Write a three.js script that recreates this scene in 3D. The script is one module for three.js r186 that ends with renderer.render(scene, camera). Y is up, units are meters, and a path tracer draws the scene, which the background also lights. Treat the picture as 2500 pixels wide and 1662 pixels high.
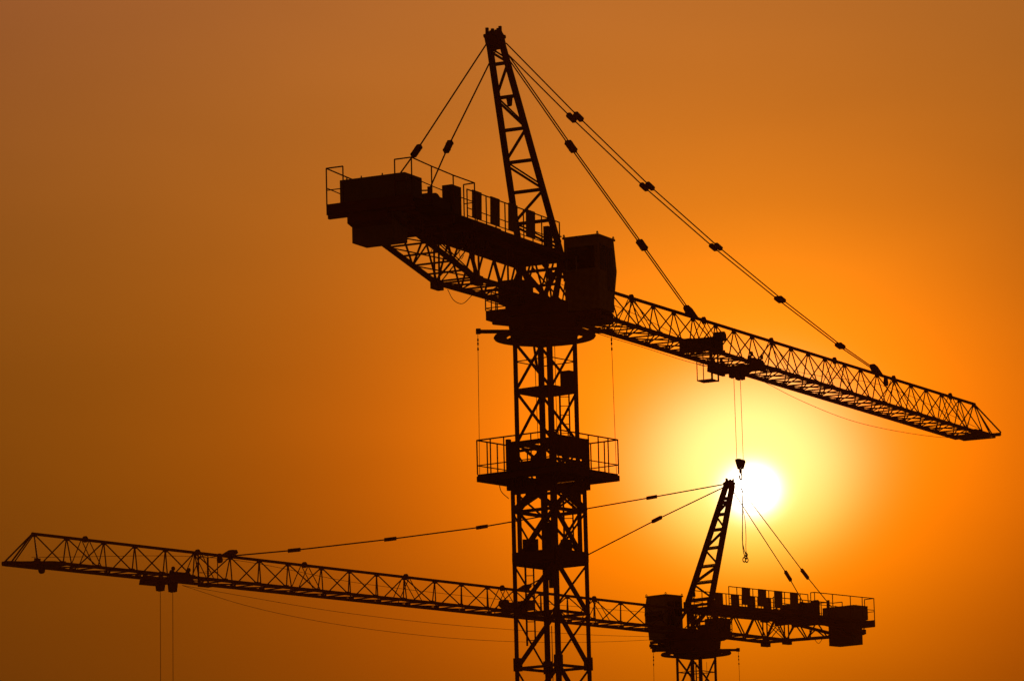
import * as THREE from 'three';
import { mergeGeometries } from 'three/addons/utils/BufferGeometryUtils.js';
import { ImprovedNoise } from 'three/addons/math/ImprovedNoise.js';

// ---------------------------------------------------------------- camera
const scene = new THREE.Scene();
const PITCH = 0.166767, ROLL = THREE.MathUtils.degToRad(1.4);
const camera = new THREE.PerspectiveCamera(9.0496, 2500 / 1662, 0.5, 4000);   // long telephoto, slightly tilted, looking up
camera.position.set(0, 1.6, 0);
{
  const up0 = new THREE.Vector3(0, Math.cos(PITCH), Math.sin(PITCH));
  camera.up.set(Math.sin(ROLL), 0, 0).addScaledVector(up0, Math.cos(ROLL));
  camera.lookAt(0, 1.6 + Math.sin(PITCH) * 100, -Math.cos(PITCH) * 100);
}
scene.add(camera);

// ---------------------------------------------------------------- sky: dusty sunset air, thickest and brightest round the sun
const SUN = new THREE.Vector3(0.054845, 0.130856, -0.989883).normalize();
const CORE = 4;                                                  // the overexposed heart of the aureole
const SUN_EL = Math.asin(SUN.y) * 180 / Math.PI;
{
  const W = 4096, H = 2048, data = new Float32Array(W * H * 4);
  const noise = new ImprovedNoise(), SUN_AZ = Math.atan2(SUN.x, -SUN.z), deg = 180 / Math.PI;
  // per colour: base level, its fall with the angle from the sun, its change with height and with bearing; then the aureole: level, width, steepness, centre height, flattening, and a wider halo
  const CH = [
    [-0.7707, 0.1078, 0.1174, -0.0222, 1.3011, 2.2033, 1.7004, 0.5232, 0.70, 0.1485, 5.1604, 0.2395],
    [-1.947, 0.1145, 0.1405, -0.0188, 0.7387, 1.1231, 2.8458, 0.2362, 0.88, 0.2453, 2.5304, 0.5207],
    [-6.5146, 0.0548, 0.5745, -0.0399, 0.3178, 1.0663, 2.9429, 0.3908, 0.80, 0.00277, 1.5027, 1.1204]];
  const BACK = [0.038, 0.014, 0.005];                           // the dusky sky far from the sun
  for (let j = 0; j < H; j++) {
    const v = (j + 0.5) / H, la = (v - 0.5) * Math.PI, y = Math.sin(la), c = Math.cos(la);
    const up = la * deg - SUN_EL, el = up > 0 ? 7 * Math.tanh(up / 7) : 9 * Math.tanh(up / 9);
    for (let i = 0; i < W; i++) {
      const k = (j * W + i) * 4;
      data[k + 3] = 1;
      if (y < -0.01) { data[k] = 0.012; data[k + 1] = 0.005; data[k + 2] = 0.002; continue; }
      const lo = ((i + 0.5) / W - 0.5) * 2 * Math.PI, x = Math.cos(lo) * c, z = Math.sin(lo) * c;
      const th = Math.acos(Math.min(1, x * SUN.x + y * SUN.y + z * SUN.z)) * deg;
      let az = (Math.atan2(x, -z) - SUN_AZ) * deg; if (az > 180) az -= 360; if (az < -180) az += 360;
      const side = 9 * Math.tanh(az / 9), far = 1 - Math.exp(-Math.pow(th / 16, 2)), rgb = [0, 0, 0];
      for (let q = 0; q < 3; q++) {
        const [A, f, m, h, G, s, p, off, flat, G2, s2, off2] = CH[q];
        rgb[q] = Math.exp(A - f * th + m * el + h * side) + BACK[q] * far * Math.exp(-th / 110);
        if (th < 25) rgb[q] += G * Math.exp(-Math.pow(Math.hypot(az * c * flat, up - off) / s, p)) + G2 * Math.exp(-((az * c * 0.8) ** 2 + (up - off2) ** 2) / (s2 * s2)) + CORE * Math.exp(-Math.pow(Math.hypot(az * c * 0.9, up + 0.04) / 0.262, 2.2));
      }
      let [r, g, b] = rgb;
      if (th < 30) {                                            // faint unevenness of the dust
        const n = 1 + 0.03 * noise.noise(lo * 14, la * 52, 3.1) + 0.018 * noise.noise(lo * 40 + la * 20, la * 120, 7.7);
        r *= n; g *= n; b *= n;
      }
      data[k] = Math.max(0.02, (r - 0.019) * 1.18); data[k + 1] = Math.max(0.008, (g - 0.0035) * 1.18); data[k + 2] = Math.max(0.0003, b * 1.18);
    }
  }
  const sky = new THREE.DataTexture(data, W, H, THREE.RGBAFormat, THREE.FloatType);
  sky.mapping = THREE.EquirectangularReflectionMapping;
  sky.magFilter = THREE.LinearFilter; sky.needsUpdate = true;
  scene.background = sky; scene.environment = sky;
}

// ---------------------------------------------------------------- air: thin dust that veils the far crane more than the near one
scene.fog = new THREE.FogExp2(new THREE.Color().setRGB(1, 0.34, 0.05), 0.0005);

// ---------------------------------------------------------------- sun
const sun = new THREE.DirectionalLight(new THREE.Color().setRGB(1, 0.42, 0.12), 2);
sun.position.set(0, 25, -190).addScaledVector(SUN, 400);
sun.target.position.set(0, 25, -190);
sun.castShadow = true;
Object.assign(sun.shadow.camera, { left: -70, right: 70, top: 70, bottom: -70, near: 1, far: 800 });
sun.shadow.mapSize.set(4096, 4096);
scene.add(sun, sun.target);

const renderer = new THREE.WebGLRenderer({ antialias: true });
renderer.toneMapping = THREE.LinearToneMapping;
renderer.toneMappingExposure = 1;
renderer.shadowMap.enabled = true;

// ---------------------------------------------------------------- materials
function speckle(seed, lo, hi, fx, fy) {                        // worn paint: broad blotches and fine grains
  const n = 128, d = new Uint8Array(n * n * 4), noise = new ImprovedNoise();
  for (let j = 0; j < n; j++) for (let i = 0; i < n; i++) {
    const u = i / n, v = j / n;
    let s = 0.5 + 0.5 * noise.noise(u * fx, v * fy, seed) + 0.3 * noise.noise(u * fx * 5, v * fy * 5, seed + 9);
    s = lo + (hi - lo) * Math.min(1, Math.max(0, s));
    const k = (j * n + i) * 4;
    d[k] = d[k + 1] = d[k + 2] = Math.round(255 * s); d[k + 3] = 255;
  }
  const t = new THREE.DataTexture(d, n, n);
  t.wrapS = t.wrapT = THREE.RepeatWrapping; t.magFilter = THREE.LinearFilter; t.needsUpdate = true;
  return t;
}
const wear = speckle(2.3, 0.45, 1, 6, 6), grit = speckle(8.1, 0.55, 1, 14, 14);
const mat = (r, g, b, rough, metal = 0, map = wear) => {
  const m = new THREE.MeshStandardMaterial({ roughness: rough, metalness: metal, map });
  m.color.setRGB(r, g, b); return m;
};
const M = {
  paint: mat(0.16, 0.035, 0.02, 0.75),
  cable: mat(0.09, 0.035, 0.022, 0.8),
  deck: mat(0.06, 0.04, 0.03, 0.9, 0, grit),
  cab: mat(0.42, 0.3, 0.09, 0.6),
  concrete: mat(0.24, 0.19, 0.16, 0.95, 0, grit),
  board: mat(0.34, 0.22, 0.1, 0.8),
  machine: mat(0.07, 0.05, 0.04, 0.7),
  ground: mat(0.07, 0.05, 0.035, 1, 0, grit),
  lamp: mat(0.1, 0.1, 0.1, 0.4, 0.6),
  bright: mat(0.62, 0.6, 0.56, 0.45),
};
const glass = new THREE.MeshPhysicalMaterial({ roughness: 0.08, transmission: 1, thickness: 0, ior: 1.5 });
glass.color.setRGB(0.22, 0.2, 0.17);

// ---------------------------------------------------------------- shapes
const UNIT_TUBE = new THREE.CylinderGeometry(1, 1, 1, 8, 1).rotateX(Math.PI / 2);      // along z
const UNIT_BOX = new THREE.BoxGeometry(1, 1, 1);
const UNIT_DISC = new THREE.CylinderGeometry(1, 1, 1, 20, 1).rotateX(Math.PI / 2);     // axis z
const UNIT_ROUND = new THREE.CylinderGeometry(1, 1, 1, 40, 1);                           // axis y
const ANGLE = (() => {                                          // unit steel angle along z: two flanges
  const a = new THREE.BoxGeometry(1, 0.14, 1).translate(0, -0.43, 0), b = new THREE.BoxGeometry(0.14, 0.86, 1).translate(-0.43, 0.07, 0);
  return mergeGeometries([a, b]);
})();
const V = (x, y, z) => new THREE.Vector3(x, y, z);
const lerp = (a, b, t) => a + (b - a) * t;
function put(parent, name, geo, m) {
  const o = new THREE.Mesh(geo, m); o.name = name; o.castShadow = o.receiveShadow = true; parent.add(o); return o;
}
function group(parent, name) { const g = new THREE.Group(); g.name = name; parent.add(g); return g; }
const _m = new THREE.Matrix4();
function bar(parent, name, a, b, w, { h = w, geo = UNIT_TUBE, m = M.paint, up = V(0, 1, 0), roll = 0 } = {}) {   // a straight member between two points, w and h its width and height
  const o = put(parent, name, geo, m), d = b.clone().sub(a), L = d.length();
  o.position.copy(a).addScaledVector(d, 0.5);
  _m.lookAt(b, a, Math.abs(d.y) / L > 0.99 ? V(1, 0, 0) : up);
  o.quaternion.setFromRotationMatrix(_m);
  if (roll) o.rotateZ(roll);
  const r = geo === UNIT_TUBE ? 0.5 : 1;
  o.scale.set(w * r, h * r, L);
  return o;
}
const box = (parent, name, x0, x1, y0, y1, z0, z1, m = M.paint) => {
  const o = put(parent, name, UNIT_BOX, m);
  o.position.set((x0 + x1) / 2, (y0 + y1) / 2, (z0 + z1) / 2);
  o.scale.set(Math.abs(x1 - x0), Math.abs(y1 - y0), Math.abs(z1 - z0));
  return o;
};
const disc = (parent, name, x, y, z, r, w, m = M.machine) => {   // wheel or plate with its axis along z
  const o = put(parent, name, UNIT_DISC, m); o.position.set(x, y, z); o.scale.set(r, r, w); return o;
};
function chain(points, r, seg) {                                 // a bent rope
  return new THREE.TubeGeometry(new THREE.CatmullRomCurve3(points), seg, r, 6);
}
function prism(pts, z0, z1) {                                    // outline in x-y, thickness along z
  const s = new THREE.Shape(pts.map(([x, y]) => new THREE.Vector2(x, y)));
  return new THREE.ExtrudeGeometry(s, { depth: z1 - z0, bevelEnabled: true, bevelSize: 0.012, bevelThickness: 0.012, bevelSegments: 1, curveSegments: 6 }).translate(0, 0, z0);
}
function tag(o, label, category, group) { o.userData.label = label; o.userData.category = category; if (group) o.userData.group = group; return o; }

// a ladder between two heights: rails and every rung
function ladder(parent, x, z, ax, az, y0, y1, w = 0.34) {
  const g = group(parent, 'ladder');
  for (const s of [-0.5, 0.5]) bar(g, 'rail', V(x + ax * w * s, y0, z + az * w * s), V(x + ax * w * s, y1, z + az * w * s), s < 0 ? 0.07 : 0.045, { geo: UNIT_BOX, h: 0.04 });
  for (let y = y0 + 0.2; y < y1 - 0.05; y += 0.34) bar(g, 'rung', V(x - ax * w / 2, y, z - az * w / 2), V(x + ax * w / 2, y, z + az * w / 2), 0.03);
  return g;
}
// a run of railing along a list of points (top rail, lower rails, posts)
function railing(parent, pts, y, h, { step = 0.9, rails = [1, 0.5], post = 0.05, rail = 0.05, slope = 0 } = {}) {
  const g = group(parent, 'railing');
  for (let i = 0; i + 1 < pts.length; i++) {
    const a = V(pts[i][0], y + (pts[i][2] || 0), pts[i][1]), b = V(pts[i + 1][0], y + (pts[i + 1][2] || 0), pts[i + 1][1]);
    for (const f of rails) bar(g, 'rail', a.clone().setY(a.y + h * f), b.clone().setY(b.y + h * f), rail * (f === 1 ? 1 : 0.75));
    const n = Math.max(1, Math.round(a.distanceTo(b) / step));
    for (let k = i ? 1 : 0; k <= n; k++) {
      const p = a.clone().lerp(b, k / n);
      bar(g, 'post', p, p.clone().setY(p.y + h), post);
    }
  }
  return g;
}

// one run of lattice mast: four legs, rings, and one diagonal per face and bay
function mastRun(mast, h, levels, leg, { flip = false, big = 0.115, small = 0.08, ring = 0.1, legName = 'mast_leg' } = {}) {
  const C = [[h, h], [h, -h], [-h, -h], [-h, h]];               // front, right, back, left as the camera sees them
  for (const [x, z] of C) {
    const [a, t] = leg, sx = Math.sign(x), sz = Math.sign(z), X = x + sx * 0.052, Z = z + sz * 0.052, y0 = levels[levels.length - 1], L = levels[0] - y0;
    const f1 = new THREE.BoxGeometry(a, L, t).translate(X - sx * a / 2, y0 + L / 2, Z - sz * t / 2), f2 = new THREE.BoxGeometry(t, L, a - t).translate(X - sx * t / 2, y0 + L / 2, Z - sz * (a + t) / 2);
    put(mast, legName, mergeGeometries([f1, f2]), M.paint);       // a steel angle, its corner outwards
  }
  for (let k = 0; k < levels.length; k++) {
    for (let f = 0; f < 4; f++) {
      const a = C[f], b = C[(f + 1) % 4];
      bar(mast, 'mast_strut', V(a[0], levels[k], a[1]), V(b[0], levels[k], b[1]), ring, { geo: UNIT_BOX, h: ring * 0.85 });
      if (k + 1 === levels.length) continue;
      const t = levels[k], u = levels[k + 1];
      // the diagonals all start from left and right at the top (or at the bottom when flipped) on the front faces, the other way round behind
      const frontFace = f === 0 || f === 3, outerIsA = f === 1 ? true : f === 2 ? false : f === 3;
      let topA;
      if (f === 0) topA = false; else if (f === 3) topA = true; else if (f === 1) topA = false; else topA = true;
      if (flip) topA = !topA;
      const w = frontFace ? big : small;
      bar(mast, 'mast_brace', V(a[0], topA ? t : u, a[1]), V(b[0], topA ? u : t, b[1]), w, { geo: ANGLE, h: w });
    }
  }
  return C;
}

// ---------------------------------------------------------------- the tower crane
// local axes: x along the jib, y up from the ground, z to the jib's right; all heights given relative to Y, the jib's lower chords
function towerCrane(P) {
  const crane = new THREE.Group(); crane.name = P.name;
  crane.position.set(P.at[0], 0, P.at[1]);
  const turn = THREE.MathUtils.degToRad(90 - P.azimuth);
  crane.rotation.y = turn;
  scene.add(crane);
  const Y = P.Y, mastTurn = THREE.MathUtils.degToRad(-45 + P.corner);

  // ---- mast
  const mast = group(crane, 'mast'); mast.rotation.y = mastTurn - turn;
  const side = (dx, dz) => {                                    // from metres right of and behind the mast axis, as the camera sees it, to mast axes
    const v = V(dx, 0, -dz).applyAxisAngle(V(0, 1, 0), -mastTurn); return [v.x, v.z];
  };
  mastRun(mast, P.mastHalf, P.mastLevels, P.mastLeg);
  if (P.towerLevels) mastRun(mast, P.towerHalf, P.towerLevels, [0.155, 0.055], { flip: true, legName: 'tower_leg', big: 0.125, small: 0.085, ring: 0.11 });
  P.mastExtras?.(mast, side);

  // ---- slewing ring and turntable
  const S = P.slewY;                                            // top of the mast
  const table = group(crane, 'turntable'); 
  let o = put(table, 'ring_platform', new THREE.LatheGeometry([[1.42, 0.05], [1.42, 0], [1.86, -0.03], [1.9, 0.03], [1.86, 0.1], [1.6, 0.09], [1.42, 0.05]].map(([x, y]) => new THREE.Vector2(x, y)), 48), M.paint); o.position.y = S + 0.13;
  o = put(table, 'ring_support', UNIT_ROUND, M.machine); o.scale.set(1.22, 0.5, 1.22); o.position.y = S + 0.32;
  o = put(table, 'slewing_ring', UNIT_ROUND, M.machine); o.scale.set(1.12, 0.3, 1.12); o.position.y = S + 0.72;
  box(table, 'slewing_frame', -1.3, 1.25, S + 0.87, Y + 0.02, -0.95, 1.05);
  o = put(table, 'skirt', new THREE.CylinderGeometry(1.36, 1.28, 0.6, 24), M.paint); o.position.y = S + 0.5;
  for (let k = 0; k < 8; k++) {                                  // brackets that carry the ring walkway
    const a = k * Math.PI / 4 + 0.2;
    bar(table, 'bracket', V(Math.cos(a) * 0.9, S + 0.42, Math.sin(a) * 0.9), V(Math.cos(a) * 1.7, S + 0.2, Math.sin(a) * 1.7), 0.14, { geo: UNIT_BOX, h: 0.18 });
  }
  // side platform with railing, left of the slewing frame
  box(table, 'side_platform', P.sidePlat[0], P.sidePlat[1], S + 0.88, S + 1.24, -2.05, -1.2, M.paint);
  bar(table, 'platform_beam', V((P.sidePlat[0] + P.sidePlat[1]) / 2, S + 0.9, -2), V(0, S + 0.72, -0.9), 0.22, { geo: UNIT_BOX });
  const sp = P.sidePlat;
  railing(table, [[sp[1], -1.2], [sp[1], -2.05], [sp[0], -2.05], [sp[0], -1.2]], S + 1.24, 0.78, { step: 0.45, rails: [1, 0.5, 0.12] });
  // control cabinet on the slewing frame
  box(table, 'cabinet', -1.85, -0.75, Y - 0.15, Y + P.cabinetTop, -0.95, -0.05, M.machine);
  box(table, 'motor', -0.4, 0.1, Y + 0.02, Y + 0.35, -0.7, -0.3, M.machine);

  // ---- arms that carry the climbing ropes, square to the view
  const arm = group(crane, 'rope_arm'); arm.rotation.y = mastTurn - turn;
  {
    const d = (r, y) => { const c = r / Math.SQRT2; return V(c, y, -c); };
    bar(arm, 'beam', d(-P.armReach, S + 0.36), d(P.armReach, S + 0.36), 0.13, { geo: UNIT_BOX });
    for (const s of [-1, 1]) {
      bar(arm, 'end_block', d(s * (P.armReach - 0.1), S + 0.37), d(s * (P.armReach + 0.06), S + 0.37), 0.19, { geo: UNIT_BOX });
      const top = d(s * P.armReach, S + 0.28), low = d(s * (P.armReach + 0.05), P.ropeLow);
      bar(arm, 'climbing_rope', top, low, 0.02, { m: M.cable });
      for (const f of [0.035, 0.062, 0.1]) { const p = top.clone().lerp(low, f); bar(arm, 'clamp', p, p.clone().setY(p.y - 0.1), 0.042, { geo: UNIT_BOX }); }
    }
  }

  // ---- cabin
  const cab = group(crane, 'cabin');
  {
    const [x0, x1, z0, z1, yb, yt] = P.cabin, x2 = x1 + 0.2, ym = lerp(yb, yt, 0.58);
    const shell = [[x0, yb], [x1 - 0.12, yb], [x1 - 0.08, yb + 0.45], [x2, ym], [x1, yt], [x0, yt]];
    put(cab, 'shell', prism(shell, z0, z1), M.cab);
    const roof = put(cab, 'roof', prism([[x0 - 0.05, yt], [x1 + 0.05, yt], [x1 + 0.03, yt + 0.05], [x0 - 0.03, yt + 0.05]], z0 - 0.05, z1 + 0.05), M.cab);
    for (const [x, z] of [[x0, z0], [x0, z1], [x1, z0], [x1, z1]]) {
      const r = put(cab, 'lifting_eye', new THREE.TorusGeometry(0.055, 0.018, 6, 12), M.paint); r.position.set(x, yt + 0.1, z);
    }
    // panes: rear, both sides, front
    box(cab, 'window', x0 - 0.03, x0 - 0.012, ym - 0.05, yt - 0.35, z0 + 0.14, z1 - 0.14, glass);
    for (const [z, s] of [[z1, 1], [z0, -1]]) {
      box(cab, 'window', x0 + 0.14, (x0 + x1) / 2 - 0.05, ym - 0.1, yt - 0.3, z + s * 0.014, z + s * 0.03, glass);
      box(cab, 'window', (x0 + x1) / 2 + 0.05, x1 - 0.1, yb + 0.75, yt - 0.3, z + s * 0.014, z + s * 0.03, glass);
    }
    bar(cab, 'windscreen', V(x2 + 0.012, ym - 0.02, (z0 + z1) / 2), V(x1 + 0.02, yt - 0.15, (z0 + z1) / 2), z1 - z0 - 0.2, { geo: UNIT_BOX, h: 0.016, m: glass });
    bar(cab, 'windscreen', V(x2 + 0.012, ym - 0.06, (z0 + z1) / 2), V(x1 - 0.1, yb + 0.5, (z0 + z1) / 2), z1 - z0 - 0.2, { geo: UNIT_BOX, h: 0.016, m: glass });
    // rear grab frame
    for (const z of [z0 + 0.12, z0 + 0.52]) bar(cab, 'handrail', V(x0 - 0.09, ym - 0.1, z), V(x0 - 0.09, ym + 0.4, z), 0.04, { m: M.bright });
    bar(cab, 'handrail', V(x0 - 0.09, ym - 0.1, z0 + 0.12), V(x0 - 0.09, ym - 0.1, z0 + 0.52), 0.04, { m: M.bright });
    // base frame under the cabin
    for (const x of [x0 + 0.08, x1 - 0.25]) bar(cab, 'base_beam', V(x, yb - 0.13, 0.8), V(x, yb - 0.13, z1), 0.16, { geo: UNIT_BOX });
    for (const z of [z0 + 0.1, (z0 + z1) / 2, z1 - 0.08]) bar(cab, 'base_beam', V(x0, yb - 0.3, z), V(x1 - 0.1, yb - 0.3, z), 0.15, { geo: UNIT_BOX });
    box(cab, 'base_plate', x0, x1 - 0.18, yb - 0.46, yb - 0.38, z0, z1, M.deck);
    for (const [x, z] of [[x0 + 0.2, z1 - 0.3], [x1 - 0.4, z1 - 0.3], [x0 + 0.2, z0 + 0.3]]) box(cab, 'mount', x - 0.07, x + 0.07, yb - 0.08, yb + 0.01, z - 0.07, z + 0.07, M.machine);
  }

  // ---- A-frame (tower head), leaning back over the counter-jib
  const head = group(crane, 'tower_head');
  const foot = V(P.foot[0], Y + P.foot[1], 0), top = V(P.apex[0], Y + P.apex[1], 0), at = (t) => foot.clone().lerp(top, t);
  const wide = (t) => lerp(P.footHalf, P.apexHalf, t);
  const onLeg = (t, s) => { const p = at(t); p.z = s * wide(t); return p; };
  for (const s of [-1, 1]) {
    const l = bar(head, 'leg', onLeg(-0.03, s), onLeg(0.985, s), P.legW, { geo: UNIT_BOX, h: P.legW * 1.15, up: V(0, 0, 1) });
  }
  P.headBars.forEach((t, k) => {
    bar(head, 'cross_bar', onLeg(t, -1), onLeg(t, 1), k === 0 ? 0.13 : 0.115, { geo: UNIT_BOX });
    if (P.doubleBars) { const a = onLeg(t + 0.018, -1), b = onLeg(t + 0.018, 1); bar(head, 'cross_bar', a.setX(a.x - 0.1), b.setX(b.x - 0.1), 0.05, { geo: UNIT_BOX }); }
    const n = P.headBars[k + 1]; if (n === undefined) return;
    const two = (k % 2 === 0) === P.doubleEven;                  // the paired diagonals fall to the right, the single ones to the left
    if (two) for (const e of [-1, 1]) bar(head, 'diagonal', onLeg(n - 0.004 + e * 0.009, -1), onLeg(t + 0.012 + e * 0.009, 1), e < 0 ? 0.085 : 0.06, { geo: UNIT_BOX });
    else bar(head, 'diagonal', onLeg(t + 0.012, -1), onLeg(n - 0.004, 1), 0.08, { geo: UNIT_BOX });
  });
  bar(head, 'foot_beam', onLeg(-0.02, -1.02), onLeg(-0.02, 1.02), 0.13, { geo: UNIT_BOX });
  bar(head, 'foot_beam', onLeg(-0.055, -1.02), onLeg(-0.055, 1.02), 0.1, { geo: UNIT_BOX });
  for (const s of [-1, 1]) {
    box(head, 'gusset', foot.x - 0.22, foot.x + 0.22, Y + P.foot[1] - 0.5, Y + P.foot[1] + 0.1, s * P.footHalf - 0.1, s * P.footHalf + 0.1);
    bar(head, 'strut', V(foot.x, Y + P.foot[1] - 0.3, s * P.footHalf), V(P.vee[0], Y + 0.12, P.vee[1]), 0.15, { geo: UNIT_BOX });
    bar(head, 'strut', V(foot.x - 0.05, Y + P.foot[1] - 0.3, s * P.footHalf), V(foot.x - 0.5, Y + 0.02, s * P.footHalf * 0.95), 0.15, { geo: UNIT_BOX });
    bar(head, 'strut', V(foot.x, Y + P.foot[1] - 0.3, s * P.footHalf), V(1.0, Y + 0.02, s * 0.72), 0.09, { geo: UNIT_BOX });
  }
  // peak: plates, pins and rope wheels
  const peak = group(crane, 'peak'); peak.position.set(top.x, top.y + 0.1, 0); peak.scale.setScalar(P.peakScale);
  const [ax, ay] = [0, 0], AH = 0.24;
  for (const s of [-1, 1]) {
    put(peak, 'plate', prism([[ax - 0.3, ay - 0.42], [ax + 0.1, ay - 0.55], [ax + 0.5, ay - 0.3], [ax + 0.34, ay + 0.05], [ax + 0.1, ay + 0.2], [ax - 0.2, ay + 0.16], [ax - 0.42, ay - 0.1]], s * AH - 0.07, s * AH + 0.07), M.paint);
    put(peak, 'plate', prism([[ax - 0.24, ay - 0.2], [ax + 0.24, ay - 0.2], [ax + 0.16, ay + 0.26 + s * 0.04], [ax - 0.16, ay + 0.2]], s * AH * 0.55 - 0.03, s * AH * 0.55 + 0.03), M.paint);
  }
  box(peak, 'beam', ax - 0.28, ax + 0.26, ay - 0.5, ay - 0.02, -AH, AH);
  for (const [x, z, h] of [[-0.22, -0.26, 0.34], [-0.08, -0.05, 0.3], [0.12, 0.24, 0.42], [0.2, 0.1, 0.36]]) box(peak, 'socket', x - 0.06, x + 0.06, -0.05, h, z - 0.06, z + 0.06);
  for (const z of [-0.22, 0.0, 0.2]) disc(peak, 'rope_wheel', ax + 0.02, ay + 0.02, z, 0.17, 0.07);
  for (const [x, z] of [[-0.3, -0.3], [0.34, 0.3], [0.1, -0.1]]) disc(peak, 'pin', ax + x, ay - 0.05, z, 0.09, 0.16);
  P.headExtras?.(head, onLeg, at);

  // ---- jib: one upper chord, two lower chords, lattice between
  const jib = group(crane, 'jib');
  const jy = (x) => Y + P.jibRise * (x - 6), jh = P.jibDepth, w = P.jibHalf;
  const N = P.nodes, last = N[N.length - 1], tip = P.tip;
  const topAt = (x) => V(x, jy(x) + jh + P.topRise * Math.max(0, x - 6), 0), botAt = (x, s) => V(x, jy(x), s * w);
  bar(jib, 'upper_chord', topAt(0.6), topAt(last + 0.12), 0.145);
  for (const s of [-1, 1]) {
    bar(jib, 'lower_chord', botAt(0.8, s), botAt(last - 0.4, s), 0.135, { geo: UNIT_BOX });
    bar(jib, 'lower_chord', botAt(last - 0.4, s), V(tip[0], Y + tip[1], s * 0.16), 0.135, { geo: UNIT_BOX });
  }
  bar(jib, 'upper_chord', topAt(0.6), V(P.foot[0], Y + P.foot[1] - 0.12, 0), 0.14);
  for (const s of [-1, 1]) {
    bar(jib, 'root_post', topAt(0.75), botAt(0.9, s), 0.08);
    bar(jib, 'root_brace', V(P.foot[0], Y + P.foot[1] - 0.2, s * P.footHalf), V(-1.5, Y + 0.02, s * 0.78), 0.1, { geo: UNIT_BOX });
    bar(jib, 'root_brace', V(P.foot[0] - 0.1, Y + P.foot[1] - 0.3, s * 0.3), V(-0.6, Y + 0.02, s * 0.62), 0.06, { geo: UNIT_BOX });
    bar(jib, 'root_brace', V(P.foot[0] - 0.1, Y + P.foot[1] - 0.3, -s * 0.35), V(0.5, Y + 0.02, s * 0.6), 0.05, { geo: UNIT_BOX });
  }
  bar(jib, 'root_beam', V(-0.6, Y + 0.62, -0.82), V(-0.6, Y + 0.62, 0.82), 0.09, { geo: UNIT_BOX });
  bar(jib, 'root_beam', V(-0.6, Y + 0.02, -0.82), V(-0.6, Y + 0.62, -0.82), 0.12, { geo: UNIT_BOX });
  const mids = []; for (let k = 0; k + 1 < N.length; k++) mids.push((N[k] + N[k + 1]) / 2);
  mids.push(last + (last - N[N.length - 2]) / 2 * 0.55);
  const t = P.braceR;
  N.forEach((x, k) => {
    for (const s of [-1, 1]) {
      if (k) bar(jib, 'brace', topAt(x), botAt(mids[k - 1], s), t);
      if (k < N.length - 1) bar(jib, 'brace', topAt(x), botAt(mids[k], s), t);
      bar(jib, 'joint_plate', topAt(x).add(V(-0.12, -0.09, s * 0.03)), topAt(x).add(V(0.12, -0.09, s * 0.03)), 0.03, { geo: UNIT_BOX, h: 0.1 });
    }
  });
  for (const s of [-1, 1]) {                                    // the jib head
    bar(jib, 'brace', topAt(last), botAt(mids[mids.length - 1], s), t);
    bar(jib, 'brace', topAt(last + 0.1), V(tip[0] - 0.15, Y + tip[1] + 0.05, s * 0.27), t * 1.3);
  }
  mids.forEach((x, k) => {
    bar(jib, 'cross_strut', botAt(x, -1), botAt(x, 1), t * 1.15);
    if (k) {
      bar(jib, 'bottom_brace', botAt(mids[k - 1], -1), botAt(x, 1), t);
      if (P.bottomX) bar(jib, 'bottom_brace', botAt(mids[k - 1], 1), botAt(x, -1), t);
      bar(jib, 'cross_strut', botAt((mids[k - 1] + x) / 2, -1), botAt((mids[k - 1] + x) / 2, 1), t * 0.85);
    }
    for (const s of [-1, 1]) bar(jib, 'joint_plate', botAt(x - 0.18, s * 0.97).add(V(0, 0.06, 0)), botAt(x + 0.18, s * 0.97).add(V(0, 0.06, 0)), 0.04, { geo: UNIT_BOX, h: 0.12 });
  });
  P.splices.forEach((x) => {
    const p = topAt(x);
    const a = disc(jib, 'splice_lug', x, p.y + 0.03, 0, 0.15, 0.1, M.paint);
    bar(jib, 'splice_pin', p.clone().add(V(-0.02, 0.03, -0.11)), p.clone().add(V(-0.02, 0.03, 0.11)), 0.07);
    for (const e of [-0.24, 0.24]) for (const s of [-1, 1]) bar(jib, 'end_frame', topAt(x + e), botAt(x + e, s), t * 0.72);
  });
  // tip beam and its rope wheel
  put(jib, 'tip_plate', prism([[last - 0.3, Y + tip[1] - 0.14], [tip[0] + 0.02, Y + tip[1] - 0.1], [tip[0] + 0.02, Y + tip[1] + 0.08], [last + 0.3, jy(last) + 0.05]], -0.18, 0.18), M.paint);
  disc(jib, 'rope_wheel', tip[0] - P.tipWheel, Y + tip[1] - 0.17, 0, 0.16, 0.12);
  box(jib, 'tip_deck', last - 1.4, last + 0.2, jy(last) - 0.06, jy(last) + 0.0, -w * 0.86, w * 0.86, M.deck);
  // trolley winch between the chords
  const tw = P.trolleyWinch, wy = jy(tw);
  for (const e of [-0.38, 0.34]) bar(jib, 'winch_bearer', V(tw + e, wy + 0.09, -w - 0.1), V(tw + e, wy + 0.09, w + 0.1), 0.08, { geo: UNIT_BOX });
  const drum = disc(jib, 'winch_drum', tw, wy + 0.42, -0.05, 0.25, 1.2);
  box(jib, 'gearbox', tw - 0.26, tw + 0.24, wy + 0.16, wy + 0.66, -w - 0.1, -w + 0.42, M.machine);
  box(jib, 'gearbox', tw - 0.22, tw + 0.26, wy + 0.24, wy + 0.62, -0.12, 0.5, M.machine);
  disc(jib, 'winch_motor', tw + 0.05, wy + 0.64, w + 0.02, 0.2, 0.42);
  box(jib, 'motor_foot', tw - 0.1, tw + 0.2, wy + 0.12, wy + 0.5, w - 0.12, w + 0.1, M.machine);

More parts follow.
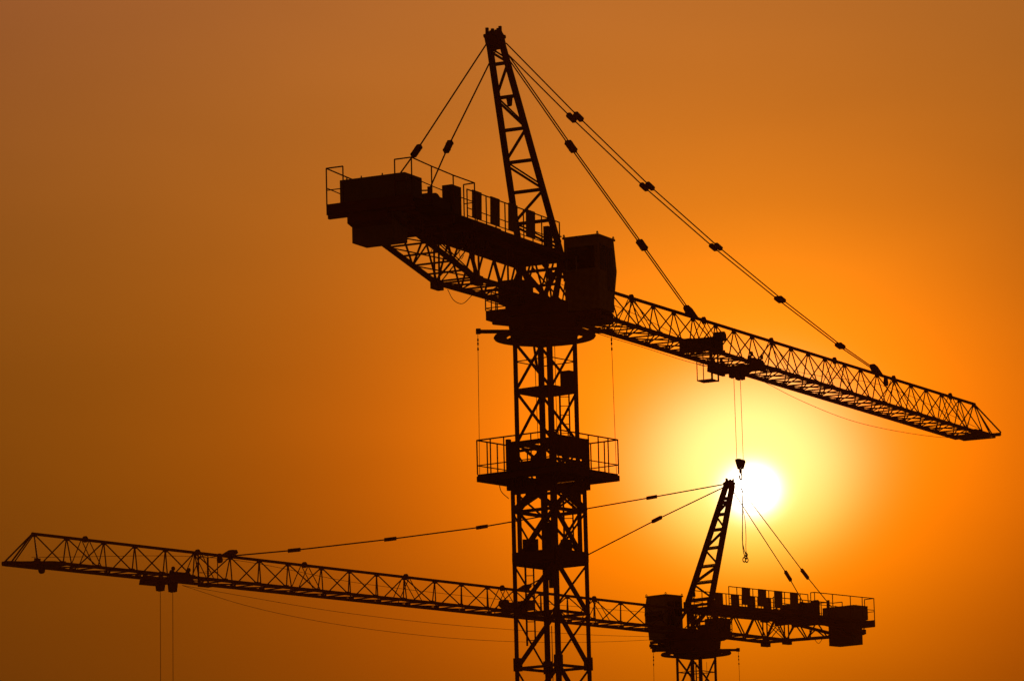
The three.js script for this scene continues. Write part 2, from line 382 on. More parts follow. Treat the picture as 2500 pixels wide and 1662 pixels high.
  // ---- tie rods with their couplings
  const tie = (pts, z0, z1, marks, size) => {
    const g = group(crane, 'tie_rod'), L = pts.length - 1;
    const q = pts.map(([x, y], k) => V(x, Y + y, lerp(z0, z1, k / L)));
    for (let k = 0; k < L; k++) bar(g, 'rod', q[k], q[k + 1], size);
    marks.forEach(([k, len, th]) => {
      const d = (k < L ? q[k + 1] : q[k]).clone().sub(q[k - 1]).normalize(), e = len / 2;
      for (const o of [-0.3, 0.3]) bar(g, 'coupling', q[k].clone().addScaledVector(d, -e).add(V(0, o * th, 0)), q[k].clone().addScaledVector(d, e).add(V(0, o * th, 0)), th, { geo: UNIT_BOX, h: th * 0.5 });
      for (const s of [-0.72, 0.72]) { const p = q[k].clone().addScaledVector(d, s * e); disc(g, 'coupling_pin', p.x, p.y, p.z, th * 0.3, th * 1.5); }
    });
    return g;
  };
  P.ties.forEach((T) => tie(T.pts, T.z0, T.z1, T.marks, T.size ?? 0.048));
  for (const [x, e] of P.tieLugs) {                              // lugs on the upper chord
    const p = topAt(x);
    put(jib, 'tie_lug', prism([[x + 0.42, p.y + 0.02], [x - 0.3, p.y + 0.02], [x - 0.62, p.y + 0.24 + e], [x - 0.55, p.y + 0.36 + e], [x - 0.2, p.y + 0.32]], -0.1, 0.1), M.paint);
  }

  // ---- counter-jib
  const cj = group(crane, 'counter_jib');
  const D = Y + P.deckY;                                        // walking level
  const bot = (x) => { const q = P.cjBottom; for (let k = 0; k + 1 < q.length; k++) if (x <= q[k][0] && x >= q[k + 1][0]) return Y + lerp(q[k][1], q[k + 1][1], (x - q[k][0]) / (q[k + 1][0] - q[k][0])); return Y + q[q.length - 1][1]; };
  const u = (x) => D - 0.14 - (P.cjDroop || 0) * Math.max(0, -x - 8.5);
  const hz = P.cjHalf, X1 = P.rear;
  for (const s of [-1, 1]) {
    bar(cj, 'upper_chord', V(-0.6, u(0), s * hz), V(-8.5, u(-8.5), s * hz), 0.15, { geo: UNIT_BOX });
    bar(cj, 'upper_chord', V(-8.5, u(-8.5), s * hz), V(X1 + 0.2, u(X1 + 0.2), s * hz), 0.15, { geo: UNIT_BOX });
    for (let k = 0; k + 1 < P.cjBottom.length; k++) { const [a, b] = [P.cjBottom[k], P.cjBottom[k + 1]]; bar(cj, 'lower_chord', V(a[0], Y + a[1], s * hz), V(b[0], Y + b[1], s * hz), 0.15, { geo: UNIT_BOX }); }
    const U = [-0.7, -2.4, -4.2, -6.0, -7.8, -9.6, -11.4], B = [-1.5, -3.3, -5.1, -6.9, -8.7, -10.5, -12.3];
    for (let k = 0; k < 7; k++) {
      bar(cj, 'brace', V(U[k], u(U[k]), s * hz), V(B[k], bot(B[k]), s * hz), 0.08);
      if (k < 6) bar(cj, 'brace', V(B[k], bot(B[k]), s * hz), V(U[k + 1], u(U[k + 1]), s * hz), 0.08);
    }
    for (const x of [-1.3, -6.72, -7.08, -10.9]) bar(cj, 'post', V(x, bot(x), s * hz), V(x, u(x), s * hz), 0.08);
    box(cj, 'joint_block', -7.2, -6.62, bot(-6.9) - 0.24, bot(-6.9) + 0.1, s * hz - 0.12, s * hz + 0.12);
    box(cj, 'joint_block', -7.2, -6.62, u(-6.9) - 0.16, u(-6.9) + 0.06, s * hz - 0.1, s * hz + 0.1);
  }
  for (const x of [-1.5, -2.4, -3.3, -4.2, -5.1, -6.0, -6.72, -7.08, -7.8, -8.7, -9.6, -10.5, -11.4]) bar(cj, 'cross_strut', V(x, bot(x), -hz), V(x, bot(x), hz), 0.075);
  for (const [a, b] of [[-1.5, -3.3], [-3.3, -5.1], [-5.1, -6.72], [-7.08, -8.7], [-8.7, -10.5], [-10.5, -12]]) { bar(cj, 'bottom_brace', V(a, bot(a), -hz), V(b, bot(b), hz), 0.065); bar(cj, 'bottom_brace', V(a, bot(a), hz), V(b, bot(b), -hz), 0.05); }
  for (const x of [-6.72, -7.08]) { bar(cj, 'sway_brace', V(x, u(x), -hz), V(x, bot(x), hz), 0.05); bar(cj, 'sway_brace', V(x, bot(x), -hz), V(x, u(x), hz), 0.05); }
  for (const x of [-2.4, -4.2, -6.0, -7.8, -9.6]) bar(cj, 'cross_strut', V(x, u(x), -hz), V(x, u(x), hz), 0.08);
  // decking, laid as separate panels
  const edges = [0.15, -1.6, -3.2, -4.8, -6.4, -8.6];
  for (let k = 0; k + 1 < edges.length; k++) for (const [z0, z1] of [[-1.25, -0.42], [-0.4, 0.4], [0.42, 1.25]]) box(cj, 'deck_panel', edges[k + 1] + 0.01, edges[k] - 0.01, D - 0.06, D, z0, z1, M.deck);
  const rearZ = P.rearHalf, rx = [-8.6, -10.2, -11.8, X1];
  for (let k = 0; k + 1 < rx.length; k++) for (const [z0, z1] of [[-rearZ, -0.7], [-0.68, 0.68], [0.7, rearZ]]) {
    const p = box(cj, 'deck_panel', rx[k + 1] + 0.01, rx[k] - 0.01, D - 0.06 + P.rearLift[k], D + P.rearLift[k], z0, z1, M.deck);
  }
  for (const x of [-8.7, -10.2, X1 + 0.12]) box(cj, 'deck_bearer', x - 0.07, x + 0.07, D - 0.34 + P.rearLift[0], D - 0.07, -rearZ, rearZ);
  box(cj, 'rear_skirt', X1 - 0.04, X1 + 0.05, D - 0.32 + P.rearLift[2], D + P.rearLift[2] + 0.06, -rearZ, rearZ);
  for (const s of [-1, 1]) box(cj, 'toe_board', -8.6, 0.1, D, D + 0.14, s * 1.25 - 0.015, s * 1.25 + 0.015);
  // rails along both walkways and round the rear platform
  for (const s of [-1, 1]) {
    railing(cj, [[P.railFrom, s * 1.22], [-8.3, s * 1.22]], D, P.railH, { step: 0.72, rails: [1, 0.45, 0.22] });
    railing(cj, [[-8.55, s * 1.22], [-8.6, s * rearZ], [-10.2, s * rearZ, P.rearLift[0]], [-11.8, s * rearZ, P.rearLift[1]], [X1, s * rearZ, P.rearLift[2]]], D, P.railH + 0.12, { step: 1.15, rails: [1, 0.48] });
    railing(cj, [[X1, s * rearZ, P.rearLift[2]], [X1, s * (rearZ - 0.66), P.rearLift[2]]], D, P.railH + 0.12, { step: 0.66, rails: [1, 0.42] });
  }
  // boards hung on the rails
  for (const [x, s] of P.boards) {
    const b = box(cj, 'sign_board', x - 0.34, x + 0.34, D + P.railH - P.boardH, D + P.railH + 0.02, s * 1.27, s * 1.31, M.board);
    b.rotation.x = s * 0.02;
  }
  // hoist winch, its motor and cabinet
  const hw = group(crane, 'hoist_winch');
  box(hw, 'winch_bed', -10.3, -7.5, D + 0.005, D + 0.16, -0.75, 0.75, M.machine);
  disc(hw, 'winch_drum', -9.55, D + 0.52, 0, 0.34, 1.0);
  for (const z of [-0.62, 0.62]) disc(hw, 'drum_flange', -9.55, D + 0.52, z, 0.42, 0.06);
  box(hw, 'gearbox', -10.1, -8.75, D + 0.16, D + P.gearH, -0.62, 0.62, M.machine);
  box(hw, 'gearbox', -8.75, -8.1, D + 0.16, D + P.gearH - 0.08, -0.5, 0.6, M.machine);
  disc(hw, 'winch_motor', -7.9, D + 0.42, -0.2, 0.26, 0.7);
  box(hw, 'switch_cabinet', P.cabinetX - 0.35, P.cabinetX + 0.35, D + 0.16, D + P.cabinetH, P.cabinetZ - 0.2, P.cabinetZ + 0.2, M.machine);
  disc(hw, 'brake_dome', -10.4, D + P.gearH + 0.08, -0.1, 0.2, 0.3);
  for (const [x, z] of [[-10.15, 0.72], [-10.85, -0.62]]) bar(hw, 'post', V(x, D, z), V(x, D + 1.05, z), 0.13, { geo: UNIT_BOX });
  bar(hw, 'post_rail', V(-10.15, D + 0.92, 0.72), V(-10.85, D + 0.92, -0.62), 0.05);
  // counterweights: concrete blocks, some standing above the deck, some slung under it
  const cw = group(crane, 'counterweight');
  const [u0, u1, uz, uh, l0, l1, lz, ly] = P.weights;
  const uw = (u1 - u0 - 0.02) / 2;
  for (let k = 0; k < 2; k++) put(cw, 'concrete_block', prism([[u0 + k * (uw + 0.02), D + 0.1], [u0 + k * (uw + 0.02) + uw, D + 0.1], [u0 + k * (uw + 0.02) + uw, D + uh], [u0 + k * (uw + 0.02), D + uh]], -uz, uz), M.concrete);
  const lw = (l1 - l0 - 0.04) / 3;
  for (let k = 0; k < 3; k++) { const a = l0 + k * (lw + 0.02); put(cw, 'concrete_block', prism([[a, Y + ly], [a + lw, Y + ly], [a + lw, D - 0.1], [a, D - 0.1]], -lz, lz), M.concrete); }
  for (const [x, z] of [[u0 + 0.25, -uz * 0.45], [u0 + 0.25, uz * 0.2], [u0 + 0.8, uz * 0.5]]) { const r = put(cw, 'lifting_eye', new THREE.TorusGeometry(0.075, 0.02, 6, 14), M.paint); r.position.set(x, D + uh + 0.05, z); r.rotation.y = 0.6; }
  for (const z of [-0.5, 0.5]) { bar(cw, 'hanger', V(l0 - 0.28, D - 0.2, z * 2 * lz * 0.9), V(l0 - 0.28, Y + ly + 0.75, z * 2 * lz * 0.9), 0.07); }
  put(cw, 'hanger_beam', prism([[l0 - 0.4, Y + ly + 0.62], [l0 - 0.02, Y + ly + 0.52], [l0 - 0.02, Y + ly + 0.85], [l0 - 0.4, Y + ly + 0.85]], -lz * 0.95, lz * 0.95), M.paint);

  // ---- trolley under the jib with its basket
  const tr = group(crane, 'trolley'), T = P.trolleyX, ty = jy(T) - 0.06;
  for (const s of [-1, 1]) {
    put(tr, 'end_truck', prism([[T - 0.75, ty - 0.22], [T + 0.75, ty - 0.22], [T + 0.7, ty - 0.02], [T + 0.45, ty + 0.2], [T - 0.45, ty + 0.2], [T - 0.7, ty - 0.02]], s * (w + 0.16) - 0.06, s * (w + 0.16) + 0.06), M.paint);
    for (const x of [-0.5, 0.5]) { disc(tr, 'wheel', T + x, ty + 0.17, s * (w + 0.05), 0.14, 0.08); disc(tr, 'guide_wheel', T + x, ty + 0.36, s * (w + 0.14), 0.1, 0.06); }
  }
  for (const x of [-0.45, 0.45]) bar(tr, 'cross_beam', V(T + x, ty - 0.12, -w - 0.16), V(T + x, ty - 0.12, w + 0.16), 0.15, { geo: UNIT_BOX });
  for (const x of P.falls) {
    for (const z of [-0.08, 0.08]) disc(tr, 'rope_wheel', x, ty - P.wheelDrop, z, 0.2, 0.05);
    put(tr, 'wheel_cheek', prism([[x - 0.2, ty - 0.1], [x + 0.2, ty - 0.1], [x + 0.13, ty - P.wheelDrop - 0.16], [x - 0.13, ty - P.wheelDrop - 0.16]], -0.15, -0.12), M.paint);
    put(tr, 'wheel_cheek', prism([[x - 0.2, ty - 0.1], [x + 0.2, ty - 0.1], [x + 0.13, ty - P.wheelDrop - 0.16], [x - 0.13, ty - P.wheelDrop - 0.16]], 0.12, 0.15), M.paint);
    bar(crane, 'hoist_rope', V(x, ty - P.wheelDrop, 0), V(x + P.fallLean, P.fallTo, 0), 0.024, { m: M.cable });
  }
  const bk = group(crane, 'basket');
  {
    const [bx, by, bz, bh] = P.basket, [x0, x1, z0, z1] = [bx, bx + 0.62, bz - 0.32, bz + 0.34];
    box(bk, 'floor', x0, x1, Y + by, Y + by + 0.05, z0, z1, M.deck);
    for (const [x, z, th] of [[x0, z0, 0.03], [x1, z0, 0.03], [x0, z1, 0.065], [x1, z1, 0.055]]) bar(bk, 'post', V(x, Y + by, z), V(x, Y + by + bh, z), th, { geo: UNIT_BOX });
    for (const f of [0.47, 1]) {
      const y = Y + by + bh * f;
      for (const [a, b] of [[[x0, z0], [x1, z0]], [[x1, z0], [x1, z1]], [[x0, z0], [x0, z1]], [[x0, z1], [x1, z1]]]) bar(bk, 'rail', V(a[0], y, a[1]), V(b[0], y, b[1]), f === 1 ? 0.035 : 0.02);
    }
  }

  // ---- ropes that run along the jib
  for (const R of P.ropes) put(crane, R.name ?? 'trolley_rope', chain(R.pts.map(([x, y, z = 0]) => V(x, Y + y, z)), R.r ?? 0.011, 40), M.cable);
  for (const [x, y] of P.pulleys) {                              // a small block that hangs from the upper chord
    const g = group(crane, 'rope_guide');
    disc(g, 'wheel', x, Y + y - 0.3, 0, 0.15, 0.12); 
    put(g, 'strap', prism([[x - 0.06, Y + y], [x + 0.06, Y + y], [x + 0.14, Y + y - 0.3], [x - 0.14, Y + y - 0.3]], -0.05, 0.05), M.paint);
  }
  P.extras?.(crane, { Y, D, topAt, botAt, jy });
  return crane;
}

// ---------------------------------------------------------------- ground
{
  const g = new THREE.CircleGeometry(300, 64).rotateX(-Math.PI / 2);
  const uv = g.attributes.uv; for (let i = 0; i < uv.count; i++) uv.setXY(i, uv.getX(i) * 700, uv.getY(i) * 700);
  const o = put(scene, 'ground', g, M.ground); o.userData.kind = 'structure';
}

// ---------------------------------------------------------------- the near crane
const down = (from, step) => { const a = []; for (let y = from; y > 0.3; y -= step) a.push(y); a.push(0); return a; };
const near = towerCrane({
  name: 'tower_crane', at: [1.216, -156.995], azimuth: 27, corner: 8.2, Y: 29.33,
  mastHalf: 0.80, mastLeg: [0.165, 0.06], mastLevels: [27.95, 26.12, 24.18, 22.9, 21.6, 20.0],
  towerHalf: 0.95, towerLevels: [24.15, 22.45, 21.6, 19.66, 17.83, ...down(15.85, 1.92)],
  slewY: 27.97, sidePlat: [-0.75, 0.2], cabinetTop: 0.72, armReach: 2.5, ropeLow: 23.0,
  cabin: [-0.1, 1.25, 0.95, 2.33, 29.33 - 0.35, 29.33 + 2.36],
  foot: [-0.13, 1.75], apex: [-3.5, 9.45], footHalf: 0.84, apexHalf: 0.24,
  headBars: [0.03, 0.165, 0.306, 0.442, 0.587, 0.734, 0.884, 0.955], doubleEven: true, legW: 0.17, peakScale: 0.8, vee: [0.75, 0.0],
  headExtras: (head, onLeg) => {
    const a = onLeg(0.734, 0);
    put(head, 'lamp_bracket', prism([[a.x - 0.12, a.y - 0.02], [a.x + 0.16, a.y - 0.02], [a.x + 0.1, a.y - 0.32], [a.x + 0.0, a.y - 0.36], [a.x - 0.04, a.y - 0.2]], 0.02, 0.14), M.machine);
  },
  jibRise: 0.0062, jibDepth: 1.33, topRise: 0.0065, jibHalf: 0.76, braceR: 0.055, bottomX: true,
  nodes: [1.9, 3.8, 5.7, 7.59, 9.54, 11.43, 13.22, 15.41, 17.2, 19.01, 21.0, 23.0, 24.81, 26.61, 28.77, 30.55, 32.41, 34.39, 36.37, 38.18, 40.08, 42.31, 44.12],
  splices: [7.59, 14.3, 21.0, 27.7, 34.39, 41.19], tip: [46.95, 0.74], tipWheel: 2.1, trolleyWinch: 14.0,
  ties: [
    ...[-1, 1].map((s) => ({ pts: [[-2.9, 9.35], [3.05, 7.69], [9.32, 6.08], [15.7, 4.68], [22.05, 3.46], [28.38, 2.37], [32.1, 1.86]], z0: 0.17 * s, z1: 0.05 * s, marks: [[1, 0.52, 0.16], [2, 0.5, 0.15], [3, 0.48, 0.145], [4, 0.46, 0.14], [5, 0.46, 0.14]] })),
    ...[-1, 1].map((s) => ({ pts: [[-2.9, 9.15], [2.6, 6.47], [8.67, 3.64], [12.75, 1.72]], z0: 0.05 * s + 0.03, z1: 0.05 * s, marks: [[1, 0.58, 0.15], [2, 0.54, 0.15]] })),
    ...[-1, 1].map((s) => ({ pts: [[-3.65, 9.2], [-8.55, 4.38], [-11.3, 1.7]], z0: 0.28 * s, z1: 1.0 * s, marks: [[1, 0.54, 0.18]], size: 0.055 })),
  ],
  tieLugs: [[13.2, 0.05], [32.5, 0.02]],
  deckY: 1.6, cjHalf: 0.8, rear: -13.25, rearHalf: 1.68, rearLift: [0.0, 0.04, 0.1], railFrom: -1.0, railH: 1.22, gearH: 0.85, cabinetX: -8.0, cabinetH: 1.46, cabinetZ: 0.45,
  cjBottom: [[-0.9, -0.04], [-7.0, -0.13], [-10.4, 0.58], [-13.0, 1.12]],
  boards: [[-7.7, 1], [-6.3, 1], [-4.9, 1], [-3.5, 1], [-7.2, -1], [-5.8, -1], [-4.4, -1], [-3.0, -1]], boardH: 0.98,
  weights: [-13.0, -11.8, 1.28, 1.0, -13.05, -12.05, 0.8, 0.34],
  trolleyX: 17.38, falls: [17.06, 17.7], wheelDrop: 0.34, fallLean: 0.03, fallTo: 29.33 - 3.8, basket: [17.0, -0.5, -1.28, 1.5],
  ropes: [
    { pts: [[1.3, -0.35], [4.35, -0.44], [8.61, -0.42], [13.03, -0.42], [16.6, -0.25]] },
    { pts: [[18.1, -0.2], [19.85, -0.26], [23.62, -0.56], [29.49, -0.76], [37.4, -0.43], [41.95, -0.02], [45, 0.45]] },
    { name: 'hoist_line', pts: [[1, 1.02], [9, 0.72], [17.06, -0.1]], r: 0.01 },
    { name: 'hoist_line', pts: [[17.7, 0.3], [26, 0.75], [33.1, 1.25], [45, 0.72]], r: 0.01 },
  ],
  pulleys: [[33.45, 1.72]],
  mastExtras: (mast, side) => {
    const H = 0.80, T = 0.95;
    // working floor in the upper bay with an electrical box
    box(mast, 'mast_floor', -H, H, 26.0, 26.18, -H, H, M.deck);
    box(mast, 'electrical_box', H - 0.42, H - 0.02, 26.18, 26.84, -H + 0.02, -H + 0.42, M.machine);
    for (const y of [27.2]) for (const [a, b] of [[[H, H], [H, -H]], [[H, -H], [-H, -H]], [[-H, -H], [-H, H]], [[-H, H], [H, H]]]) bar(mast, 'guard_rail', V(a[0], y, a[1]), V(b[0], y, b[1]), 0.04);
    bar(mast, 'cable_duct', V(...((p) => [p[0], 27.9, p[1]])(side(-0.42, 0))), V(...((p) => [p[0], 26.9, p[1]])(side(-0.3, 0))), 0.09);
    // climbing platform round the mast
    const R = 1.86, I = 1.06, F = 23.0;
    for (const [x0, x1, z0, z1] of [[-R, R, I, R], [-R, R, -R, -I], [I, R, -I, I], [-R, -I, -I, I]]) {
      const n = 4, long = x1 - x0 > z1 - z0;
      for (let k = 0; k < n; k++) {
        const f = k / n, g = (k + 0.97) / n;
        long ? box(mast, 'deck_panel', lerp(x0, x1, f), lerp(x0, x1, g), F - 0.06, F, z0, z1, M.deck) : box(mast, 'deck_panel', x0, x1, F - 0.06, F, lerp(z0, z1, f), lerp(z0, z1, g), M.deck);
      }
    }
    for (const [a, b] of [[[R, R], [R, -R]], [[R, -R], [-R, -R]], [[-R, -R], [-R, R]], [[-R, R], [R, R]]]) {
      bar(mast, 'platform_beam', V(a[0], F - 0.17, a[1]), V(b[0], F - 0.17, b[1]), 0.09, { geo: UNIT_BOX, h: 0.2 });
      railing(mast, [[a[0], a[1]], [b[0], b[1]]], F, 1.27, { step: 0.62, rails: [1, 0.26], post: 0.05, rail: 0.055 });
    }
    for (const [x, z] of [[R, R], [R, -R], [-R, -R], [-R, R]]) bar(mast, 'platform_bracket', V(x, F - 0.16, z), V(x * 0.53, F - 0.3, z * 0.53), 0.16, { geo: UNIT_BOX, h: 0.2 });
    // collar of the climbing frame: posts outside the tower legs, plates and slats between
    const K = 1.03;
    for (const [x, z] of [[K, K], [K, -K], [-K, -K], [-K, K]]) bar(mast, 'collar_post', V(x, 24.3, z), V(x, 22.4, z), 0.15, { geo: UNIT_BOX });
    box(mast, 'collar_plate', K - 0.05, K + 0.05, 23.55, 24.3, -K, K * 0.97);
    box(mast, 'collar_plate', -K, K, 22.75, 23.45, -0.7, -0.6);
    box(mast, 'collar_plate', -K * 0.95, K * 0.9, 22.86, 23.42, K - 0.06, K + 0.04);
    box(mast, 'collar_plate', -K, -K + 0.45, 23.4, 24.2, K - 0.06, K + 0.04);
    for (let k = 0; k < 4; k++) box(mast, 'collar_slat', K - 0.04, K + 0.04, 23.36 - k * 0.17, 23.45 - k * 0.17, -K, K);
    for (const y of [24.05, 23.82]) bar(mast, 'collar_rail', V(-K, y, K), V(K, y, K), 0.09, { geo: UNIT_BOX });
    // raking braces with gussets in the bay under the platform
    for (const [a, b] of [[[-T, T], [T, T]], [[T, T], [T, -T]]]) {
      const mid = V((a[0] + b[0]) / 2, 22.3, (a[1] + b[1]) / 2);
      for (const c of [a, b]) bar(mast, 'raking_brace', mid, V(c[0], 21.62, c[1]), 0.15, { geo: UNIT_BOX });
      bar(mast, 'gusset', mid.clone().setY(22.45), mid.clone().setY(22.05), 0.42, { geo: UNIT_BOX, h: 0.42 });
      bar(mast, 'platform_bearer', V(a[0], 22.32, a[1]), V(b[0], 22.32, b[1]), 0.16, { geo: UNIT_BOX });
    }
    // climbing beams with two boxes on them
    for (const [a, b] of [[[T, T], [T, -T]], [[T, -T], [-T, -T]], [[-T, -T], [-T, T]], [[-T, T], [T, T]]]) bar(mast, 'climbing_beam', V(a[0], 19.9, a[1]), V(b[0], 19.9, b[1]), 0.2, { geo: UNIT_BOX, h: 0.38 });
    box(mast, 'floor_plate', -T, T, 19.98, 20.04, -T, T, M.deck);
    for (const [dx, wd, y1, dz] of [[-0.72, 0.58, 20.52, 0.0], [0.6, 0.42, 20.5, 0.1]]) {
      const [x, z] = side(dx, dz), b = box(mast, 'pump_box', x - wd / 2, x + wd / 2, 20.1, y1 + 0.06, z - wd / 2, z + wd / 2, M.machine);
      b.rotation.y = THREE.MathUtils.degToRad(36.8);
    }
    for (const [dx, lean] of [[-0.4, 0.06], [0.36, 0.0]]) { const a = side(dx, 0.1), b = side(dx + lean, 0.1); bar(mast, 'cable', V(a[0], 27.9, a[1]), V(b[0], 24.1, b[1]), 0.024, { m: M.cable }); }
    const [jx, jz] = side(0.02, 0);
    box(mast, 'hydraulic_jack', jx - 0.17, jx + 0.17, 19.1, 21.2, jz - 0.17, jz + 0.17, M.machine);
    bar(mast, 'jack_rod', V(jx, 19.1, jz), V(jx, 18.8, jz), 0.2, { m: M.lamp });
    for (const dx of [-0.02, 0.1]) { const [x, z] = side(dx, 0); bar(mast, 'cable', V(x, 17.4, z), V(x, 14.2, z), 0.03, { m: M.cable }); }
    put(mast, 'loose_cable', chain([V(-1.3, 22.85, 1.3), V(-1.28, 22.4, 1.22), V(-1.05, 22.1, 1.06)], 0.016, 16), M.cable);
    // clamps at the section joints
    for (const y of [15.95]) for (const [x, z] of [[T, T], [T, -T], [-T, -T], [-T, T]]) box(mast, 'leg_clamp', x * 0.97 - 0.12, x * 0.97 + 0.12, y - 0.2, y + 0.28, z * 0.97 - 0.12, z * 0.97 + 0.12);
    const [rx, rz] = side(1, 0);
    const r1 = side(0.67, 0.2), r2 = side(0.7, 0.25), r3 = side(-0.78, 0.1);
    ladder(mast, r1[0], r1[1], rx, rz, 24.0, 26.0);
    ladder(mast, r2[0], r2[1], rx, rz, 20.5, 22.7);
    ladder(mast, r3[0], r3[1], rx, rz, 16.7, 19.9, 0.3);
  },
  extras: (crane, { Y, D }) => {
    // floodlight beside the tower head
    const g = group(crane, 'floodlight');
    bar(g, 'lamp_post', V(-0.85, D, 0.62), V(-0.85, D + 1.15, 0.62), 0.045);
    bar(g, 'lamp_arm', V(-0.85, D + 0.62, 0.62), V(-0.6, D + 0.62, 0.85), 0.035);
    const s = put(g, 'lamp_head', new THREE.SphereGeometry(0.13, 14, 10), M.lamp); s.position.set(-0.5, D + 0.62, 0.92); s.scale.set(1, 0.95, 0.8);
    box(g, 'lamp_bracket', -0.62, -0.42, D + 0.78, D + 0.82, 0.8, 1.02, M.lamp);
    box(crane, 'fuse_box', -1.9, -1.55, D + 0.02, D + 0.95, 1.0, 1.2, M.machine);
    put(crane, 'loose_cable', chain([V(-6.1, Y - 0.25, -0.8), V(-5.7, Y - 0.55, -0.8), V(-5.0, Y - 0.6, -0.8), V(-4.1, Y - 0.1, -0.8)], 0.013, 24), M.cable);
    for (const [x, z, l] of [[-9.4, 0.1, 0.9], [-7.4, 0.3, 0.8], [-2.4, 0.2, 0.9], [0.2, 0.75, 0.8]]) put(crane, 'loose_cable', chain([V(x, D - 0.2, z), V(x + 0.1, D - 0.2 - l * 0.6, z), V(x + 0.28, D - 0.2 - l, z), V(x + 0.5, D - 0.2 - l * 0.8, z)], 0.013, 20), M.cable);
  },
});
tag(near, 'large dark tower crane in front, its jib reaching right above the sun', 'tower crane');

// ---------------------------------------------------------------- the far crane
const far = towerCrane({
  name: 'tower_crane_001', at: [9.4465, -229.806], azimuth: -138, corner: 10, Y: 24.2,
  mastHalf: 0.735, mastLeg: [0.15, 0.025], mastLevels: [22.85, 21.05, ...down(19.2, 1.85)], slewY: 22.87,
  sidePlat: [-0.6, 0.3], cabinetTop: 0.75, armReach: 2.33, ropeLow: 17,
  cabin: [-0.1, 1.25, 0.95, 2.3, 24.2 - 0.3, 24.2 + 2.0],
  foot: [-0.4, 1.62], apex: [-3.3, 8.25], footHalf: 0.82, apexHalf: 0.22,
  headBars: [0.02, 0.165, 0.302, 0.455, 0.61, 0.74, 0.875], doubleEven: false, legW: 0.215, peakScale: 0.62, doubleBars: true, vee: [0.45, 0.1],
  jibRise: 0.0105, jibDepth: 1.22, topRise: 0.0035, jibHalf: 0.86, braceR: 0.062, bottomX: false,
  nodes: [2.05, 4.1, 6.09, 8.19, 10.32, 12.39, 14.4, 16.47, 18.4, 20.36, 22.59, 24.56, 26.49, 28.43, 30.74, 32.68, 34.62, 36.96, 38.85, 40.81, 42.76, 45.07, 47.05],
  splices: [8.19, 15.32, 22.45, 29.59, 36.75, 43.91], tip: [48.8, 0.33], tipWheel: 2.2, trolleyWinch: 14.2,
  ties: [
    { pts: [[-2.9, 8.24], [3.27, 7.02], [16.74, 4.41], [23.51, 3.29], [30.28, 2.25], [34.4, 1.69]], z0: 0.02, z1: 0, marks: [[1, 0.72, 0.17], [2, 0.72, 0.17], [3, 0.72, 0.17], [4, 0.72, 0.17]], size: 0.065 },
    { pts: [[-2.9, 8.1], [2.92, 5.86], [13.4, 1.62]], z0: 0, z1: 0, marks: [[1, 0.75, 0.17]], size: 0.065 },
    ...[-1, 1].map((s) => ({ pts: [[-3.6, 8.3], [-8.9, 3.68], [-11.25, 1.6]], z0: 0.28 * s, z1: 0.9 * s, marks: [[1, 0.68, 0.15]], size: 0.05 })),
  ],
  tieLugs: [[13.8, 0.02], [34.8, -0.02]],
  deckY: 1.3, cjHalf: 0.75, rear: -13.95, rearHalf: 1.45, rearLift: [0, 0, 0], railFrom: -1.45, railH: 1.15, gearH: 0.8, cabinetX: -8.0, cabinetH: 0.62, cabinetZ: -0.1, cjDroop: 0.1,
  cjBottom: [[-0.9, 0.0], [-6.9, -0.1], [-12.6, 0.5]],
  boards: [[-7.85, 1], [-6.45, 1], [-5.05, 1], [-3.65, 1], [-6.98, -1], [-5.6, -1], [-4.2, -1], [-2.82, -1]], boardH: 0.9,
  weights: [-13.8, -12.55, 1.1, 0.85, -13.62, -12.65, 0.8, 0.03],
  trolleyX: 38.8, falls: [38.4, 39.2], wheelDrop: 0.42, fallLean: 0.12, fallTo: 12, basket: [37.0, -0.1, -1.28, 1.42],
  ropes: [
    { pts: [[37.8, 0.05], [33.6, -0.65], [28.04, -1.15], [20.77, -1.39], [14.68, -1.32], [8.31, -0.99], [3.4, -0.59], [1.2, -0.4]], r: 0.01 },
    { pts: [[37.8, 0.05], [33.59, -0.22], [28.03, -0.54], [20.75, -0.72], [14.66, -0.71], [8.3, -0.62], [3.51, -0.44], [1.2, -0.35]], r: 0.01 },
    { name: 'hoist_line', pts: [[1, 0.85], [14, 0.78], [26, 0.95], [35.3, 1.5], [47.2, 0.72]], r: 0.011 },
  ],
  pulleys: [[35.3, 1.72]],
  mastExtras: (mast, side) => {
    const H = 0.735;
    for (const [a, b] of [[[H, H], [H, -H]], [[H, -H], [-H, -H]], [[-H, -H], [-H, H]], [[-H, H], [H, H]]]) bar(mast, 'guard_rail', V(a[0], 22.05, a[1]), V(b[0], 22.05, b[1]), 0.045);
    const [rx, rz] = side(1, 0), p = side(0.12, 0.1);
    ladder(mast, p[0], p[1], rx, rz, 20.9, 22.6, 0.28);
    for (const dx of [-0.35, 0.55]) { const [x, z] = side(dx, 0); bar(mast, 'cable', V(x, 22.6, z), V(x, 19, z), 0.02, { m: M.cable }); }
  },
  headExtras: (head, onLeg) => {
    const a = onLeg(0.03, 0.35);
    // bundle of spare rope and a lamp tied to the left leg
    put(head, 'cable_bundle', new THREE.CapsuleGeometry(0.085, 0.42, 4, 10).rotateX(0.15).translate(a.x + 0.05, a.y + 0.42, a.z + 0.12), M.machine);
    put(head, 'loose_cable', chain([V(a.x + 0.05, a.y + 0.75, a.z + 0.12), V(a.x + 0.1, a.y + 0.5, a.z + 0.35), V(a.x + 0.02, a.y + 0.15, a.z + 0.3), V(a.x - 0.05, a.y + 0.02, a.z)], 0.02, 20), M.cable);
    const t = onLeg(0.845, -1), u = onLeg(0.845, 1);
